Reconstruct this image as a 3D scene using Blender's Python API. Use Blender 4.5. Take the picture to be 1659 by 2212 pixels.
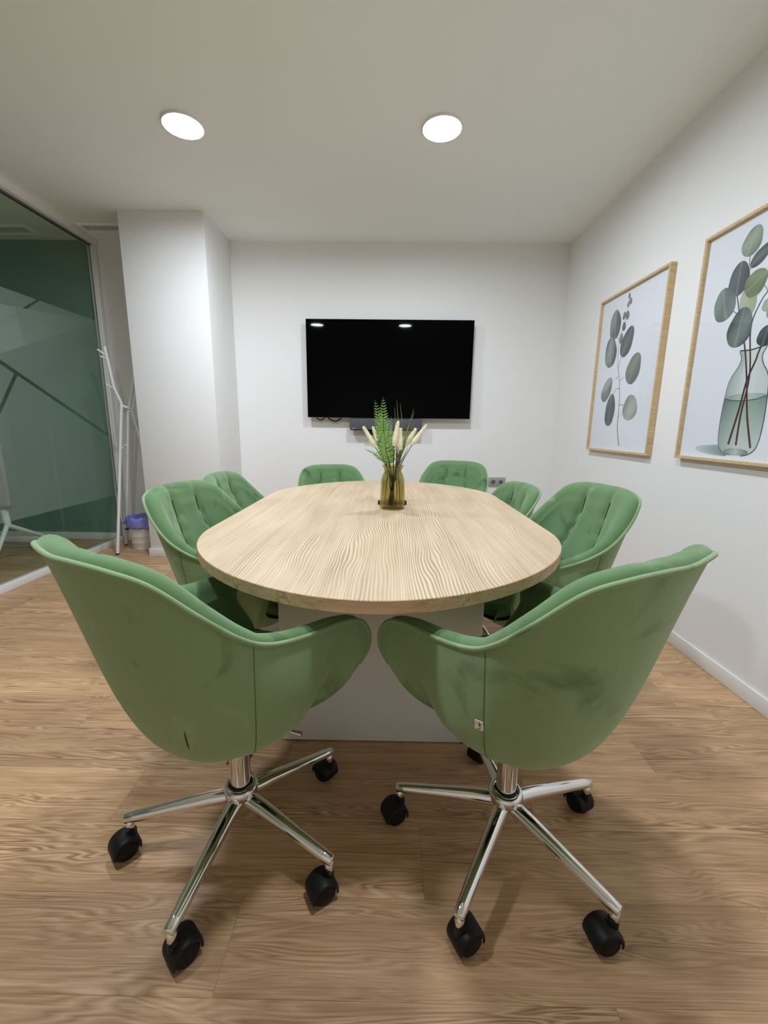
import bpy, bmesh, math, random
import numpy as np
from mathutils import Vector, Matrix
from mathutils.bvhtree import BVHTree

SC = bpy.context.scene
COL = SC.collection
for o in list(bpy.data.objects):
    bpy.data.objects.remove(o)
PI = math.pi

# ------------------------------------------------------------------ camera
F_PX, PITCH, YAW, ROLL, CAM_H = 910.89, 0.19888, -0.0098, 0.01155, 1.1058
cam = bpy.data.cameras.new('camera')
cam_o = bpy.data.objects.new('camera', cam)
COL.objects.link(cam_o)
cam.sensor_fit = 'VERTICAL'
cam.sensor_height = 24.0
cam.lens = 24.0 * F_PX / 2212.0
cam.clip_start = 0.02
_cy, _sy = math.cos(YAW), math.sin(YAW)
_F = Vector((_sy * math.cos(PITCH), _cy * math.cos(PITCH), -math.sin(PITCH)))
_R = Vector((_cy, -_sy, 0))
_U = _R.cross(_F)
_c, _s = math.cos(ROLL), math.sin(ROLL)
_R, _U = _c * _R + _s * _U, -_s * _R + _c * _U
cam_o.matrix_world = Matrix(((_R.x, _U.x, -_F.x, 0), (_R.y, _U.y, -_F.y, 0),
                             (_R.z, _U.z, -_F.z, CAM_H), (0, 0, 0, 1)))
SC.camera = cam_o

# ------------------------------------------------------------------ world, light, exposure
LAMP_STRENGTH = 212.0
LAMP_COLOR = (0.925, 1.0, 1.105)
world = bpy.data.worlds.new('world')
SC.world = world
world.use_nodes = True
world.node_tree.nodes['Background'].inputs[0].default_value = (0.8, 0.85, 0.9, 1)
world.node_tree.nodes['Background'].inputs[1].default_value = 0.05
SC.view_settings.view_transform = 'Standard'
SC.view_settings.look = 'None'
SC.view_settings.gamma = 1.0
SC.view_settings.use_curve_mapping = False
SC.view_settings.exposure = 0.14
SC.cycles.max_bounces = 12
SC.cycles.diffuse_bounces = 6
SC.cycles.transparent_max_bounces = 16
SC.cycles.use_denoising = True
SC.cycles.caustics_refractive = False
SC.cycles.sample_clamp_indirect = 8.0

# ------------------------------------------------------------------ helpers
def srgb(r, g, b):
    f = lambda c: (c / 255 / 12.92) if c / 255 <= 0.04045 else ((c / 255 + 0.055) / 1.055) ** 2.4
    return (f(r), f(g), f(b), 1.0)

def link(o, parent=None):
    COL.objects.link(o)
    if parent is not None:
        o.parent = parent
    return o

def mesh_obj(name, verts, faces, mat=None, parent=None, smooth=False, mats=None, fmat=None):
    me = bpy.data.meshes.new(name)
    me.from_pydata([tuple(map(float, v)) for v in verts], [], [tuple(f) for f in faces])
    for m in (mats or ([mat] if mat else [])):
        me.materials.append(m)
    if fmat is not None:
        me.polygons.foreach_set('material_index', fmat)
    if smooth:
        me.polygons.foreach_set('use_smooth', [True] * len(me.polygons))
    me.update()
    return link(bpy.data.objects.new(name, me), parent)

def bm_obj(name, bm, mat, parent=None, smooth=False, angle=None):
    me = bpy.data.meshes.new(name)
    bmesh.ops.recalc_face_normals(bm, faces=bm.faces)
    bm.to_mesh(me)
    bm.free()
    for m in (mat if isinstance(mat, (list, tuple)) else [mat]):
        me.materials.append(m)
    if smooth:
        me.polygons.foreach_set('use_smooth', [True] * len(me.polygons))
        if angle is not None:
            try:
                me.set_sharp_from_angle(angle=math.radians(angle))
            except Exception:
                pass
    return link(bpy.data.objects.new(name, me), parent)

def add_box(bm, x0, x1, y0, y1, z0, z1, bevel=0.0, seg=2):
    r = bmesh.ops.create_cube(bm, size=1.0)
    vs = r['verts']
    for v in vs:
        v.co = Vector(((x0 + x1) / 2 + v.co.x * (x1 - x0), (y0 + y1) / 2 + v.co.y * (y1 - y0),
                       (z0 + z1) / 2 + v.co.z * (z1 - z0)))
    if bevel > 0:
        es = list({e for v in vs for e in v.link_edges})
        bmesh.ops.bevel(bm, geom=es, offset=bevel, segments=seg, affect='EDGES', profile=0.5)

def box_obj(name, x0, x1, y0, y1, z0, z1, mat, parent=None, bevel=0.0, seg=2):
    bm = bmesh.new()
    add_box(bm, x0, x1, y0, y1, z0, z1, bevel, seg)
    return bm_obj(name, bm, mat, parent, smooth=bevel > 0, angle=40)

def tube_data(pts, radii, n=12, cap=True, closed=False):
    pts = [Vector(p) for p in pts]
    if not hasattr(radii, '__len__'):
        radii = [radii] * len(pts)
    V, Fc = [], []
    up = Vector((0.13, 0.21, 0.97)).normalized()
    N = len(pts)
    prev = None
    for i, p in enumerate(pts):
        if closed:
            d = (pts[(i + 1) % N] - pts[i - 1]).normalized()
        else:
            d = (pts[min(i + 1, N - 1)] - pts[max(i - 1, 0)]).normalized()
        if prev is None:
            a = d.cross(up)
            if a.length < 1e-3:
                a = d.cross(Vector((1, 0, 0)))
        else:
            a = prev - d * prev.dot(d)
        a.normalize()
        prev = a
        b = d.cross(a)
        for k in range(n):
            t = 2 * PI * k / n
            V.append(p + (a * math.cos(t) + b * math.sin(t)) * radii[i])
    for i in range(N if closed else N - 1):
        j = (i + 1) % N
        for k in range(n):
            k2 = (k + 1) % n
            Fc.append((i * n + k, i * n + k2, j * n + k2, j * n + k))
    if cap and not closed:
        Fc.append(tuple(range(n))[::-1])
        Fc.append(tuple((N - 1) * n + k for k in range(n)))
    return V, Fc

def tube_obj(name, pts, radii, mat, parent=None, n=12, closed=False):
    V, Fc = tube_data(pts, radii, n, True, closed)
    o = mesh_obj(name, V, Fc, mat, parent, smooth=True)
    try:
        o.data.set_sharp_from_angle(angle=math.radians(50))
    except Exception:
        pass
    return o

def join_data(parts):
    V, Fc = [], []
    for v, f in parts:
        k = len(V)
        V += list(v)
        Fc += [tuple(i + k for i in q) for q in f]
    return V, Fc

def lathe_data(profile, n=32, cx=0, cy=0, rfun=None, cap_bottom=True, cap_top=False):
    V, Fc = [], []
    for (r, z) in profile:
        for k in range(n):
            t = 2 * PI * k / n
            rr = r * (rfun(t, z) if rfun else 1.0)
            V.append((cx + rr * math.cos(t), cy + rr * math.sin(t), z))
    for i in range(len(profile) - 1):
        for k in range(n):
            k2 = (k + 1) % n
            Fc.append((i * n + k, i * n + k2, (i + 1) * n + k2, (i + 1) * n + k))
    if cap_bottom:
        Fc.append(tuple(range(n))[::-1])
    if cap_top:
        Fc.append(tuple((len(profile) - 1) * n + k for k in range(n)))
    return V, Fc

def thing(name, label, cat, loc=(0, 0, 0), rz=0.0, group=None):
    o = bpy.data.objects.new(name, None)
    o.empty_display_size = 0.1
    COL.objects.link(o)
    o.location = loc
    o.rotation_euler = (0, 0, rz)
    tag(o, label, cat, group)
    return o

def tag(o, label, cat, group=None):
    o['label'] = label
    o['category'] = cat
    if group:
        o['group'] = group
    return o

def struct(o):
    o['kind'] = 'structure'
    return o

def cr(P, n=8, closed=False):
    P = np.array(P, float)
    if closed:
        Q = np.vstack([P[-1:], P, P[:2]])
    else:
        Q = np.vstack([2 * P[0] - P[1], P, 2 * P[-1] - P[-2]])
    o = []
    for i in range(1, len(Q) - 2):
        a, b, c, d = Q[i - 1:i + 3]
        for k in range(n):
            t = k / n
            o.append(.5 * ((2 * b) + (c - a) * t + (2 * a - 5 * b + 4 * c - d) * t * t + (3 * b - a - 3 * c + d) * t ** 3))
    if not closed:
        o.append(P[-1])
    return np.array(o)

# ------------------------------------------------------------------ materials
def new_mat(name):
    m = bpy.data.materials.new(name)
    m.use_nodes = True
    nt = m.node_tree
    return m, nt, nt.nodes['Principled BSDF'], nt.nodes['Material Output']

def plain(name, col, rough=0.5, metal=0.0, spec=0.5, bump=0.0, bscale=300.0):
    m, nt, b, out = new_mat(name)
    b.inputs['Base Color'].default_value = col
    b.inputs['Roughness'].default_value = rough
    b.inputs['Metallic'].default_value = metal
    b.inputs['Specular IOR Level'].default_value = spec
    if bump > 0:
        tc = nt.nodes.new('ShaderNodeTexCoord')
        nz = nt.nodes.new('ShaderNodeTexNoise')
        nz.inputs['Scale'].default_value = bscale
        nz.inputs['Detail'].default_value = 3
        bp = nt.nodes.new('ShaderNodeBump')
        bp.inputs['Strength'].default_value = bump
        bp.inputs['Distance'].default_value = 0.002
        nt.links.new(tc.outputs['Object'], nz.inputs['Vector'])
        nt.links.new(nz.outputs['Fac'], bp.inputs['Height'])
        nt.links.new(bp.outputs['Normal'], b.inputs['Normal'])
    return m

def ramp(nt, stops):
    r = nt.nodes.new('ShaderNodeValToRGB')
    el = r.color_ramp.elements
    while len(el) < len(stops):
        el.new(0.5)
    for e, (p, c) in zip(el, stops):
        e.position = p
        e.color = c
    return r

def mth(nt, op, a, b=None, c=None):
    n = nt.nodes.new('ShaderNodeMath')
    n.operation = op
    for i, v in enumerate((a, b, c)):
        if v is None:
            continue
        if isinstance(v, (int, float)):
            n.inputs[i].default_value = v
        else:
            nt.links.new(v, n.inputs[i])
    return n.outputs[0]

def mixc(nt, fac, a, b, mode='MIX'):
    n = nt.nodes.new('ShaderNodeMix')
    n.data_type = 'RGBA'
    n.blend_type = mode
    for idx, v in ((0, fac), (6, a), (7, b)):
        if isinstance(v, (int, float)):
            n.inputs[idx].default_value = v
        elif isinstance(v, tuple):
            n.inputs[idx].default_value = v
        else:
            nt.links.new(v, n.inputs[idx])
    return n.outputs[2]

def wood(name, light, mid, dark, axis, base_scale, stretch, rings, fibre, rough, ring_amt=0.5, plank=False, distort=0.6, lines=40.0):
    """contour lines of a stretched noise give cathedral figure and knots, fine streaks give the fibres"""
    m, nt, b, out = new_mat(name)
    tc = nt.nodes.new('ShaderNodeTexCoord')
    vec = tc.outputs['Object']
    if plank:
        oi = nt.nodes.new('ShaderNodeObjectInfo')
        cb = nt.nodes.new('ShaderNodeCombineXYZ')
        nt.links.new(mth(nt, 'MULTIPLY', oi.outputs['Random'], 37.0), cb.inputs[0])
        nt.links.new(mth(nt, 'MULTIPLY', oi.outputs['Random'], 91.0), cb.inputs[1])
        nt.links.new(mth(nt, 'MULTIPLY', oi.outputs['Random'], 53.0), cb.inputs[2])
        ad = nt.nodes.new('ShaderNodeVectorMath')
        ad.operation = 'ADD'
        nt.links.new(vec, ad.inputs[0])
        nt.links.new(cb.outputs[0], ad.inputs[1])
        vec = ad.outputs[0]
    def mapped(scale):
        mp = nt.nodes.new('ShaderNodeMapping')
        mp.inputs['Scale'].default_value = scale
        nt.links.new(vec, mp.inputs['Vector'])
        return mp.outputs[0]
    def noise(v, scale, detail, rough_=0.5, dist=0.0):
        n = nt.nodes.new('ShaderNodeTexNoise')
        n.inputs['Scale'].default_value = scale
        n.inputs['Detail'].default_value = detail
        n.inputs['Roughness'].default_value = rough_
        n.inputs['Distortion'].default_value = dist
        nt.links.new(v, n.inputs['Vector'])
        return n.outputs['Fac']
    s = (1.0, stretch, stretch) if axis == 'x' else (stretch, 1.0, stretch)
    n1 = noise(mapped(s), base_scale, 2.0, 0.5, distort)
    sep = nt.nodes.new('ShaderNodeSeparateXYZ')
    nt.links.new(vec, sep.inputs[0])
    across = sep.outputs[1] if axis == 'x' else sep.outputs[0]
    ring = mth(nt, 'ADD', mth(nt, 'MULTIPLY', n1, rings), mth(nt, 'MULTIPLY', across, lines))
    ring = mth(nt, 'FRACT', ring)
    ring = mth(nt, 'PINGPONG', ring, 0.5)
    ring = mth(nt, 'MULTIPLY', ring, 2.0)
    amt = noise(mapped(s), base_scale * 0.8 + 0.3, 1.0)
    ring = mth(nt, 'MULTIPLY', mth(nt, 'SUBTRACT', ring, 0.5), mth(nt, 'MULTIPLY', mth(nt, 'POWER', amt, 2.5), 5.6))
    ring = mth(nt, 'ADD', ring, 0.5)
    sf = (6.0, 260.0, 260.0) if axis == 'x' else (200.0, 4.0, 200.0)
    f1 = noise(mapped(sf), fibre, 3.0, 0.6)
    n2 = noise(mapped(s), base_scale * 1.7, 3.0, 0.5)
    v = mth(nt, 'ADD', mth(nt, 'MULTIPLY', ring, ring_amt), mth(nt, 'MULTIPLY', f1, 0.55))
    v = mth(nt, 'ADD', v, mth(nt, 'MULTIPLY', n2, 0.5))
    v = mth(nt, 'SUBTRACT', v, 0.5 * ring_amt + 0.02)
    rp = ramp(nt, [(0.22, dark), (0.5, mid), (0.78, light)])
    nt.links.new(v, rp.inputs[0])
    colr = rp.outputs[0]
    if plank:
        hs = nt.nodes.new('ShaderNodeHueSaturation')
        hs.inputs['Saturation'].default_value = 1.0
        nt.links.new(mth(nt, 'ADD', mth(nt, 'MULTIPLY', oi.outputs['Random'], 0.26), 0.86), hs.inputs['Value'])
        nt.links.new(colr, hs.inputs['Color'])
        colr = hs.outputs[0]
    nt.links.new(colr, b.inputs['Base Color'])
    b.inputs['Roughness'].default_value = rough
    b.inputs['Specular IOR Level'].default_value = 0.35
    bp = nt.nodes.new('ShaderNodeBump')
    bp.inputs['Strength'].default_value = 0.12
    bp.inputs['Distance'].default_value = 0.001
    nt.links.new(f1, bp.inputs['Height'])
    nt.links.new(bp.outputs['Normal'], b.inputs['Normal'])
    return m

def velvet(name, c_dark, c_mid, c_light):
    m, nt, b, out = new_mat(name)
    tc = nt.nodes.new('ShaderNodeTexCoord')
    oi = nt.nodes.new('ShaderNodeObjectInfo')
    cb = nt.nodes.new('ShaderNodeCombineXYZ')
    nt.links.new(mth(nt, 'MULTIPLY', oi.outputs['Random'], 19.0), cb.inputs[0])
    ad = nt.nodes.new('ShaderNodeVectorMath')
    nt.links.new(tc.outputs['Object'], ad.inputs[0])
    nt.links.new(cb.outputs[0], ad.inputs[1])
    n1 = nt.nodes.new('ShaderNodeTexNoise')
    n1.inputs['Scale'].default_value = 7.0
    n1.inputs['Detail'].default_value = 4.0
    n1.inputs['Roughness'].default_value = 0.55
    n1.inputs['Distortion'].default_value = 0.6
    nt.links.new(ad.outputs[0], n1.inputs['Vector'])
    rp = ramp(nt, [(0.27, c_dark), (0.42, c_mid), (0.62, c_mid), (0.80, c_light)])
    nt.links.new(n1.outputs['Fac'], rp.inputs[0])
    nt.links.new(rp.outputs[0], b.inputs['Base Color'])
    b.inputs['Roughness'].default_value = 0.85
    b.inputs['Specular IOR Level'].default_value = 0.15
    b.inputs['Sheen Weight'].default_value = 0.55
    b.inputs['Sheen Roughness'].default_value = 0.45
    b.inputs['Sheen Tint'].default_value = (0.70, 0.82, 0.62, 1)
    n2 = nt.nodes.new('ShaderNodeTexNoise')
    n2.inputs['Scale'].default_value = 700.0
    nt.links.new(tc.outputs['Object'], n2.inputs['Vector'])
    bp = nt.nodes.new('ShaderNodeBump')
    bp.inputs['Strength'].default_value = 0.15
    bp.inputs['Distance'].default_value = 0.001
    nt.links.new(n2.outputs['Fac'], bp.inputs['Height'])
    nt.links.new(bp.outputs['Normal'], b.inputs['Normal'])
    return m

def thin_glass(name, tint, ior=1.5, rough=0.0, strength=1.0):
    m, nt, b, out = new_mat(name)
    nt.nodes.remove(b)
    tr = nt.nodes.new('ShaderNodeBsdfTransparent')
    tr.inputs[0].default_value = tint
    gl = nt.nodes.new('ShaderNodeBsdfGlossy')
    gl.inputs['Roughness'].default_value = rough
    fr = nt.nodes.new('ShaderNodeFresnel')
    fr.inputs[0].default_value = ior
    mx = nt.nodes.new('ShaderNodeMixShader')
    geo = nt.nodes.new('ShaderNodeNewGeometry')
    front = mth(nt, 'SUBTRACT', 1.0, geo.outputs['Backfacing'])     # a ray leaving the thin sheet is not reflected again
    nt.links.new(mth(nt, 'MULTIPLY', mth(nt, 'MULTIPLY', fr.outputs[0], strength), front), mx.inputs[0])
    nt.links.new(tr.outputs[0], mx.inputs[1])
    nt.links.new(gl.outputs[0], mx.inputs[2])
    nt.links.new(mx.outputs[0], out.inputs[0])
    return m

def vcol_mat(name, rough=0.8):
    m, nt, b, out = new_mat(name)
    a = nt.nodes.new('ShaderNodeVertexColor')
    a.layer_name = 'col'
    nt.links.new(a.outputs['Color'], b.inputs['Base Color'])
    b.inputs['Roughness'].default_value = rough
    b.inputs['Specular IOR Level'].default_value = 0.2
    return m

M = {}
M['wall'] = plain('white_wall_paint', (0.85, 0.85, 0.84, 1), 0.75, spec=0.2, bump=0.25, bscale=220)
M['ceiling'] = plain('ceiling_paint', (0.87, 0.90, 0.88, 1), 0.85, spec=0.1, bump=0.15, bscale=200)
M['trim'] = plain('white_trim_lacquer', (0.82, 0.82, 0.81, 1), 0.35)
M['green_wall'] = plain('green_wall_paint', srgb(122, 156, 142), 0.7, spec=0.2, bump=0.2)
M['front_wall'] = plain('grey_wall_paint', (0.80, 0.80, 0.79, 1), 0.6)
M['subfloor'] = plain('subfloor', srgb(70, 52, 38), 0.9)
M['plank'] = wood('oak_vinyl_plank', srgb(218, 184, 143), srgb(190, 152, 114), srgb(144, 108, 77), 'x', 1.4, 9.0, 12.0, 1.0, 0.42, 0.22, plank=True, lines=75.0, distort=1.2)
M['oak'] = wood('pale_oak_laminate', srgb(212, 192, 163), srgb(196, 173, 143), srgb(166, 140, 111), 'y', 1.6, 4.5, 9.0, 0.55, 0.42, 0.36, distort=0.3, lines=120.0)
M['oak_edge'] = wood('pale_oak_edge_band', srgb(220, 188, 152), srgb(204, 170, 134), srgb(172, 138, 106), 'x', 1.0, 30.0, 5.0, 1.0, 0.45, 0.25, lines=0.0)
M['panel'] = plain('pale_grey_laminate', srgb(234, 232, 226), 0.5, spec=0.35)
M['velvet'] = velvet('sage_green_velvet_lit', srgb(104, 129, 90), srgb(136, 160, 117), srgb(156, 180, 140))  # same cloth as the inner velvet, colour lightened in place of fill light
M['velvet_in'] = velvet('sage_green_velvet_inner', srgb(60, 90, 58), srgb(98, 129, 88), srgb(138, 166, 124))  # same cloth as the shell, without its painted brightening
M['seam'] = plain('dark_green_thread', srgb(56, 84, 50), 0.9, spec=0.1)
M['seam_soft'] = plain('green_thread', srgb(84, 112, 70), 0.9, spec=0.1)
M['chrome'] = plain('polished_chrome', (0.86, 0.86, 0.85, 1), 0.07, metal=1.0)
M['black'] = plain('black_plastic', (0.008, 0.008, 0.008, 1), 0.5, spec=0.3)
M['black_rubber'] = plain('black_nylon_wheel', (0.006, 0.006, 0.006, 1), 0.6, spec=0.25)
M['white_metal'] = plain('white_powder_coat', (0.82, 0.83, 0.83, 1), 0.4)
M['glass'] = thin_glass('partition_glass', (0.90, 0.95, 0.92, 1), 1.5)
M['pic_glass'] = thin_glass('picture_glass', (0.98, 0.985, 0.99, 1), 1.45)
M['paper'] = plain('print_paper', srgb(236, 238, 243), 0.7, spec=0.2)
M['print'] = vcol_mat('watercolour_print')
M['frame'] = wood('light_wood_frame', srgb(218, 192, 152), srgb(208, 181, 140), srgb(196, 168, 126), 'x', 2.0, 12.0, 6.0, 1.0, 0.5, 0.3)
M['screen'] = plain('black_screen', (0.0008, 0.0008, 0.001, 1), 0.03, spec=0.06)
M['tv_edge'] = plain('grey_metal_edge', (0.25, 0.25, 0.26, 1), 0.3, metal=0.8)
M['speaker'] = plain('grey_speaker_cloth', srgb(82, 84, 88), 0.8, bump=0.6, bscale=900)
M['logo'] = plain('pale_grey_lettering', srgb(160, 162, 166), 0.5)
M['steel_plate'] = plain('silver_plastic', srgb(168, 168, 168), 0.4, metal=0.25)
M['socket_dark'] = plain('socket_recess', srgb(92, 92, 92), 0.5)
M['bin'] = plain('white_bin_plastic', srgb(226, 224, 212), 0.4)
M['amber'] = None

def emission(name, col, strength):
    m, nt, b, out = new_mat(name)
    nt.nodes.remove(b)
    e = nt.nodes.new('ShaderNodeEmission')
    e.inputs[0].default_value = (*col, 1)
    e.inputs[1].default_value = strength
    nt.links.new(e.outputs[0], out.inputs[0])
    return m
M['lamp'] = emission('lamp_diffuser', LAMP_COLOR, LAMP_STRENGTH)

def film_mat():
    m, nt, b, out = new_mat('frosted_film')
    nt.nodes.remove(b)
    tr = nt.nodes.new('ShaderNodeBsdfTransparent')
    df = nt.nodes.new('ShaderNodeBsdfDiffuse')
    df.inputs[0].default_value = (0.68, 0.84, 0.76, 1)
    tl = nt.nodes.new('ShaderNodeBsdfTranslucent')
    tl.inputs[0].default_value = (0.68, 0.84, 0.76, 1)
    m1 = nt.nodes.new('ShaderNodeMixShader')
    m1.inputs[0].default_value = 0.4
    m2 = nt.nodes.new('ShaderNodeMixShader')
    m2.inputs[0].default_value = 0.12
    nt.links.new(df.outputs[0], m1.inputs[1])
    nt.links.new(tl.outputs[0], m1.inputs[2])
    nt.links.new(tr.outputs[0], m2.inputs[1])
    nt.links.new(m1.outputs[0], m2.inputs[2])
    nt.links.new(m2.outputs[0], out.inputs[0])
    return m
M['film'] = film_mat()

def amber_glass():
    m, nt, b, out = new_mat('amber_glass')
    b.inputs['Base Color'].default_value = srgb(238, 236, 208)
    b.inputs['Roughness'].default_value = 0.02
    b.inputs['IOR'].default_value = 1.45
    b.inputs['Transmission Weight'].default_value = 1.0
    tr = nt.nodes.new('ShaderNodeBsdfTransparent')
    tr.inputs[0].default_value = srgb(230, 226, 196)
    mx = nt.nodes.new('ShaderNodeMixShader')
    mx.inputs[0].default_value = 0.72
    nt.links.new(b.outputs[0], mx.inputs[1])
    nt.links.new(tr.outputs[0], mx.inputs[2])
    nt.links.new(mx.outputs[0], out.inputs[0])
    return m
M['amber'] = amber_glass()

def bag_mat():
    m, nt, b, out = new_mat('blue_bin_bag')
    b.inputs['Base Color'].default_value = srgb(146, 150, 226)
    b.inputs['Roughness'].default_value = 0.3
    b.inputs['Transmission Weight'].default_value = 0.15
    return m
M['bag'] = bag_mat()

# ------------------------------------------------------------------ room dimensions
XR, XG, YB, HC = 1.510, -2.550, 3.953, 2.640
XL, YF = -5.60, -1.50
CX0, CX1, CY = -2.018, -1.382, 3.441       # free-standing pillar
T = 0.10

struct(box_obj('wall_right', XR, XR + T, YF - T, YB + T, 0, HC, M['wall']))
struct(box_obj('wall_back', XG + 0.02, XR, YB, YB + T, 0, HC, M['wall']))
struct(box_obj('wall_neighbour', XL - T, XG + 0.02, YB, YB + T, 0, HC, M['green_wall']))
struct(box_obj('wall_left', XL - T, XL, YF - T, YB, 0, HC, M['green_wall']))
struct(box_obj('wall_front', XL, XR, YF - T, YF, 0, HC, M['front_wall']))
struct(box_obj('wall_pillar', CX0, CX1, CY, YB, 0, HC, M['wall'], bevel=0.003))
struct(box_obj('ceiling', XL - T, XR + T, YF - T, YB + T, HC, HC + T, M['ceiling']))

# floor: a slab and the vinyl planks laid on it, one object per plank
floor = struct(box_obj('floor', XL - T, XR + T, YF - T, YB + T, -0.06, -0.004, M['subfloor']))
PW, PL, Y0 = 0.1855, 1.22, 1.363
rng = random.Random(7)
known = {0: 0.892 - 1.22, -1: -0.780, -2: 0.10, -3: -0.334, -4: 0.457, 1: -1.143}
def plank_mesh(lx, wy=PW):
    bm = bmesh.new()
    add_box(bm, 0, lx - 0.0003, 0, wy - 0.0003, -0.004, 0.0)
    es = [e for e in bm.edges if all(v.co.z > -0.001 for v in e.verts)]
    bmesh.ops.bevel(bm, geom=es, offset=0.0004, segments=1, affect='EDGES')
    me = bpy.data.meshes.new('plank')
    bmesh.ops.recalc_face_normals(bm, faces=bm.faces)
    bm.to_mesh(me)
    bm.free()
    me.materials.append(M['plank'])
    return me
full_plank = plank_mesh(PL)
row = -18
while Y0 + (row - 1) * PW < YB - 0.01:
    ya = Y0 + (row - 1) * PW
    wy = min(PW, YB - ya)
    # row index k means the strip that ends at Y0 + k*PW
    off = known.get(row, rng.uniform(-PL, 0))
    x = off
    while x > XL:
        x -= PL
    while x < XR:
        xa, xb = max(x, XL), min(x + PL, XR)
        if xb - xa > 0.05 and ya > YF - 0.2 and xb > -5.2:
            me = full_plank if (xb - xa) > PL - 0.001 and wy > PW - 1e-6 else plank_mesh(xb - xa, wy)
            p = bpy.data.objects.new('plank', me)
            link(p, floor)
            p.location = (xa, ya, 0)
        x += PL
    row += 1

# baseboards
BBH, BBT = 0.070, 0.012
def baseboard(name, x0, x1, y0, y1):
    return struct(box_obj(name, x0, x1, y0, y1, 0.0005, BBH, M['trim'], bevel=0.002))
baseboard('baseboard_right', XR - BBT, XR, YF, YB)
baseboard('baseboard_back', CX1, XR - BBT, YB - BBT, YB)
baseboard('baseboard_alcove', XG + 0.03, CX0 - BBT, YB - BBT, YB)
baseboard('baseboard_neighbour', XL, XG - 0.03, YB - BBT, YB)
baseboard('baseboard_pillar', CX0 - BBT, CX1 + BBT, CY - BBT, CY)
baseboard('baseboard_pillar_left', CX0 - BBT, CX0, CY, YB - BBT)
baseboard('baseboard_pillar_right', CX1, CX1 + BBT, CY, YB - BBT)
baseboard('baseboard_left', XL, XL + BBT, YF, YB - BBT)
baseboard('baseboard_front', XL, XR, YF, YF + BBT)

# glass partition on the left
win = struct(box_obj('window_1', XG - 0.05, XG + 0.05, YF, YB, 2.592, HC, M['wall']))        # header beam
box_obj('bottom_rail', XG - 0.022, XG + 0.022, YF, YB - 0.04, 0.0005, 0.055, M['trim'], win, 0.002)
box_obj('top_rail', XG - 0.014, XG + 0.014, YF, YB - 0.04, 2.578, 2.592, M['tv_edge'], win)
box_obj('jamb', XG - 0.03, XG + 0.035, YB - 0.045, YB, 0.0005, 2.592, M['trim'], win, 0.003)
box_obj('jamb_bead', XG + 0.005, XG + 0.022, YB - 0.06, YB - 0.045, 0.055, 2.578, M['trim'], win, 0.002)
box_obj('glass_seal', XG - 0.007, XG + 0.007, YB - 0.052, YB - 0.046, 0.055, 2.578, M['tv_edge'], win)
for ya, yb in ((YF, 0.28), (0.284, 2.05), (2.054, YB - 0.053)):
    box_obj('glass_pane', XG - 0.005, XG + 0.005, ya, yb, 0.055, 2.578, M['glass'], win)
# frosted film on the room side, cut by narrow clear lines into large facets (coordinates y, z on the glass)
FZ0, FZ1 = 0.455, 1.975
def film_piece(poly):
    v = [(XG + 0.0062, y, z) for y, z in poly]
    v += [(XG + 0.0066, y, z) for y, z in poly]
    n = len(poly)
    f = [tuple(range(n))[::-1], tuple(range(n, 2 * n))] + [(i, (i + 1) % n, n + (i + 1) % n, n + i) for i in range(n)]
    return mesh_obj('film_facet', v, f, M['film'], win)
def L1(y): return 1.494 + (y - 2.865) * (1.005 - 1.494) / (3.849 - 2.865)
def L3(y): return 1.742 + (y - 2.912) * (1.941 - 1.742) / (3.203 - 2.912)
g = 0.014
yE = 3.890
yt = 2.912 + (FZ1 - 1.742) / (1.941 - 1.742) * (3.203 - 2.912)
yv = 2.965                                    # branch meets the falling line here
bslope = (1.430 - 1.200) / (2.965 - 2.811)
yb0 = yv - (L1(yv) - FZ0) / bslope
yA = 2.30
film_piece([(yA, L3(yA) + g), (yt - g, FZ1), (yA, FZ1)])
film_piece([(yA, L1(yA) + g), (yE, L1(yE) + g), (yE, FZ1), (yt + g, FZ1), (yA, L3(yA) - g)])
film_piece([(yv + g * .9, L1(yv) - g * 1.6), (yb0 + g, FZ0), (yE, FZ0), (yE, L1(yE) - g)])
film_piece([(yA, FZ0), (yb0 - g, FZ0), (yv - g * .9, L1(yv) - g * .8), (yA, L1(yA) - g)])
film_piece([(0.3, FZ0), (yA - 2 * g, FZ0), (yA - 2 * g, FZ1), (0.3, FZ1)])

# ------------------------------------------------------------------ ceiling lights
def ceiling_light(x, y, label):
    t = thing('ceiling_light', label, 'ceiling light', (x, y, HC), 0, 'round ceiling downlights')
    ring = lathe_data([(0.102, -0.0002), (0.106, -0.0002), (0.108, -0.006), (0.103, -0.012), (0.099, -0.012), (0.0975, -0.004)], 48, cap_bottom=False)
    mesh_obj('trim_ring', ring[0], ring[1], M['trim'], t, True)
    lens = lathe_data([(0.0975, -0.003), (0.09, -0.0038), (0.05, -0.0045), (0.001, -0.005)], 48, cap_bottom=False, cap_top=True)
    mesh_obj('diffuser', lens[0], lens[1], M['lamp'], t, True)
    return t
ceiling_light(-1.096, 2.540, 'round white recessed ceiling light on the left, nearest the pillar')
ceiling_light(0.255, 2.550, 'round white recessed ceiling light above the table and screen')
ceiling_light(-1.130, 0.830, 'round white ceiling light on the left, overhead near the camera')
ceiling_light(0.225, 0.825, 'round white ceiling light over the two nearest chairs')


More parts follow.
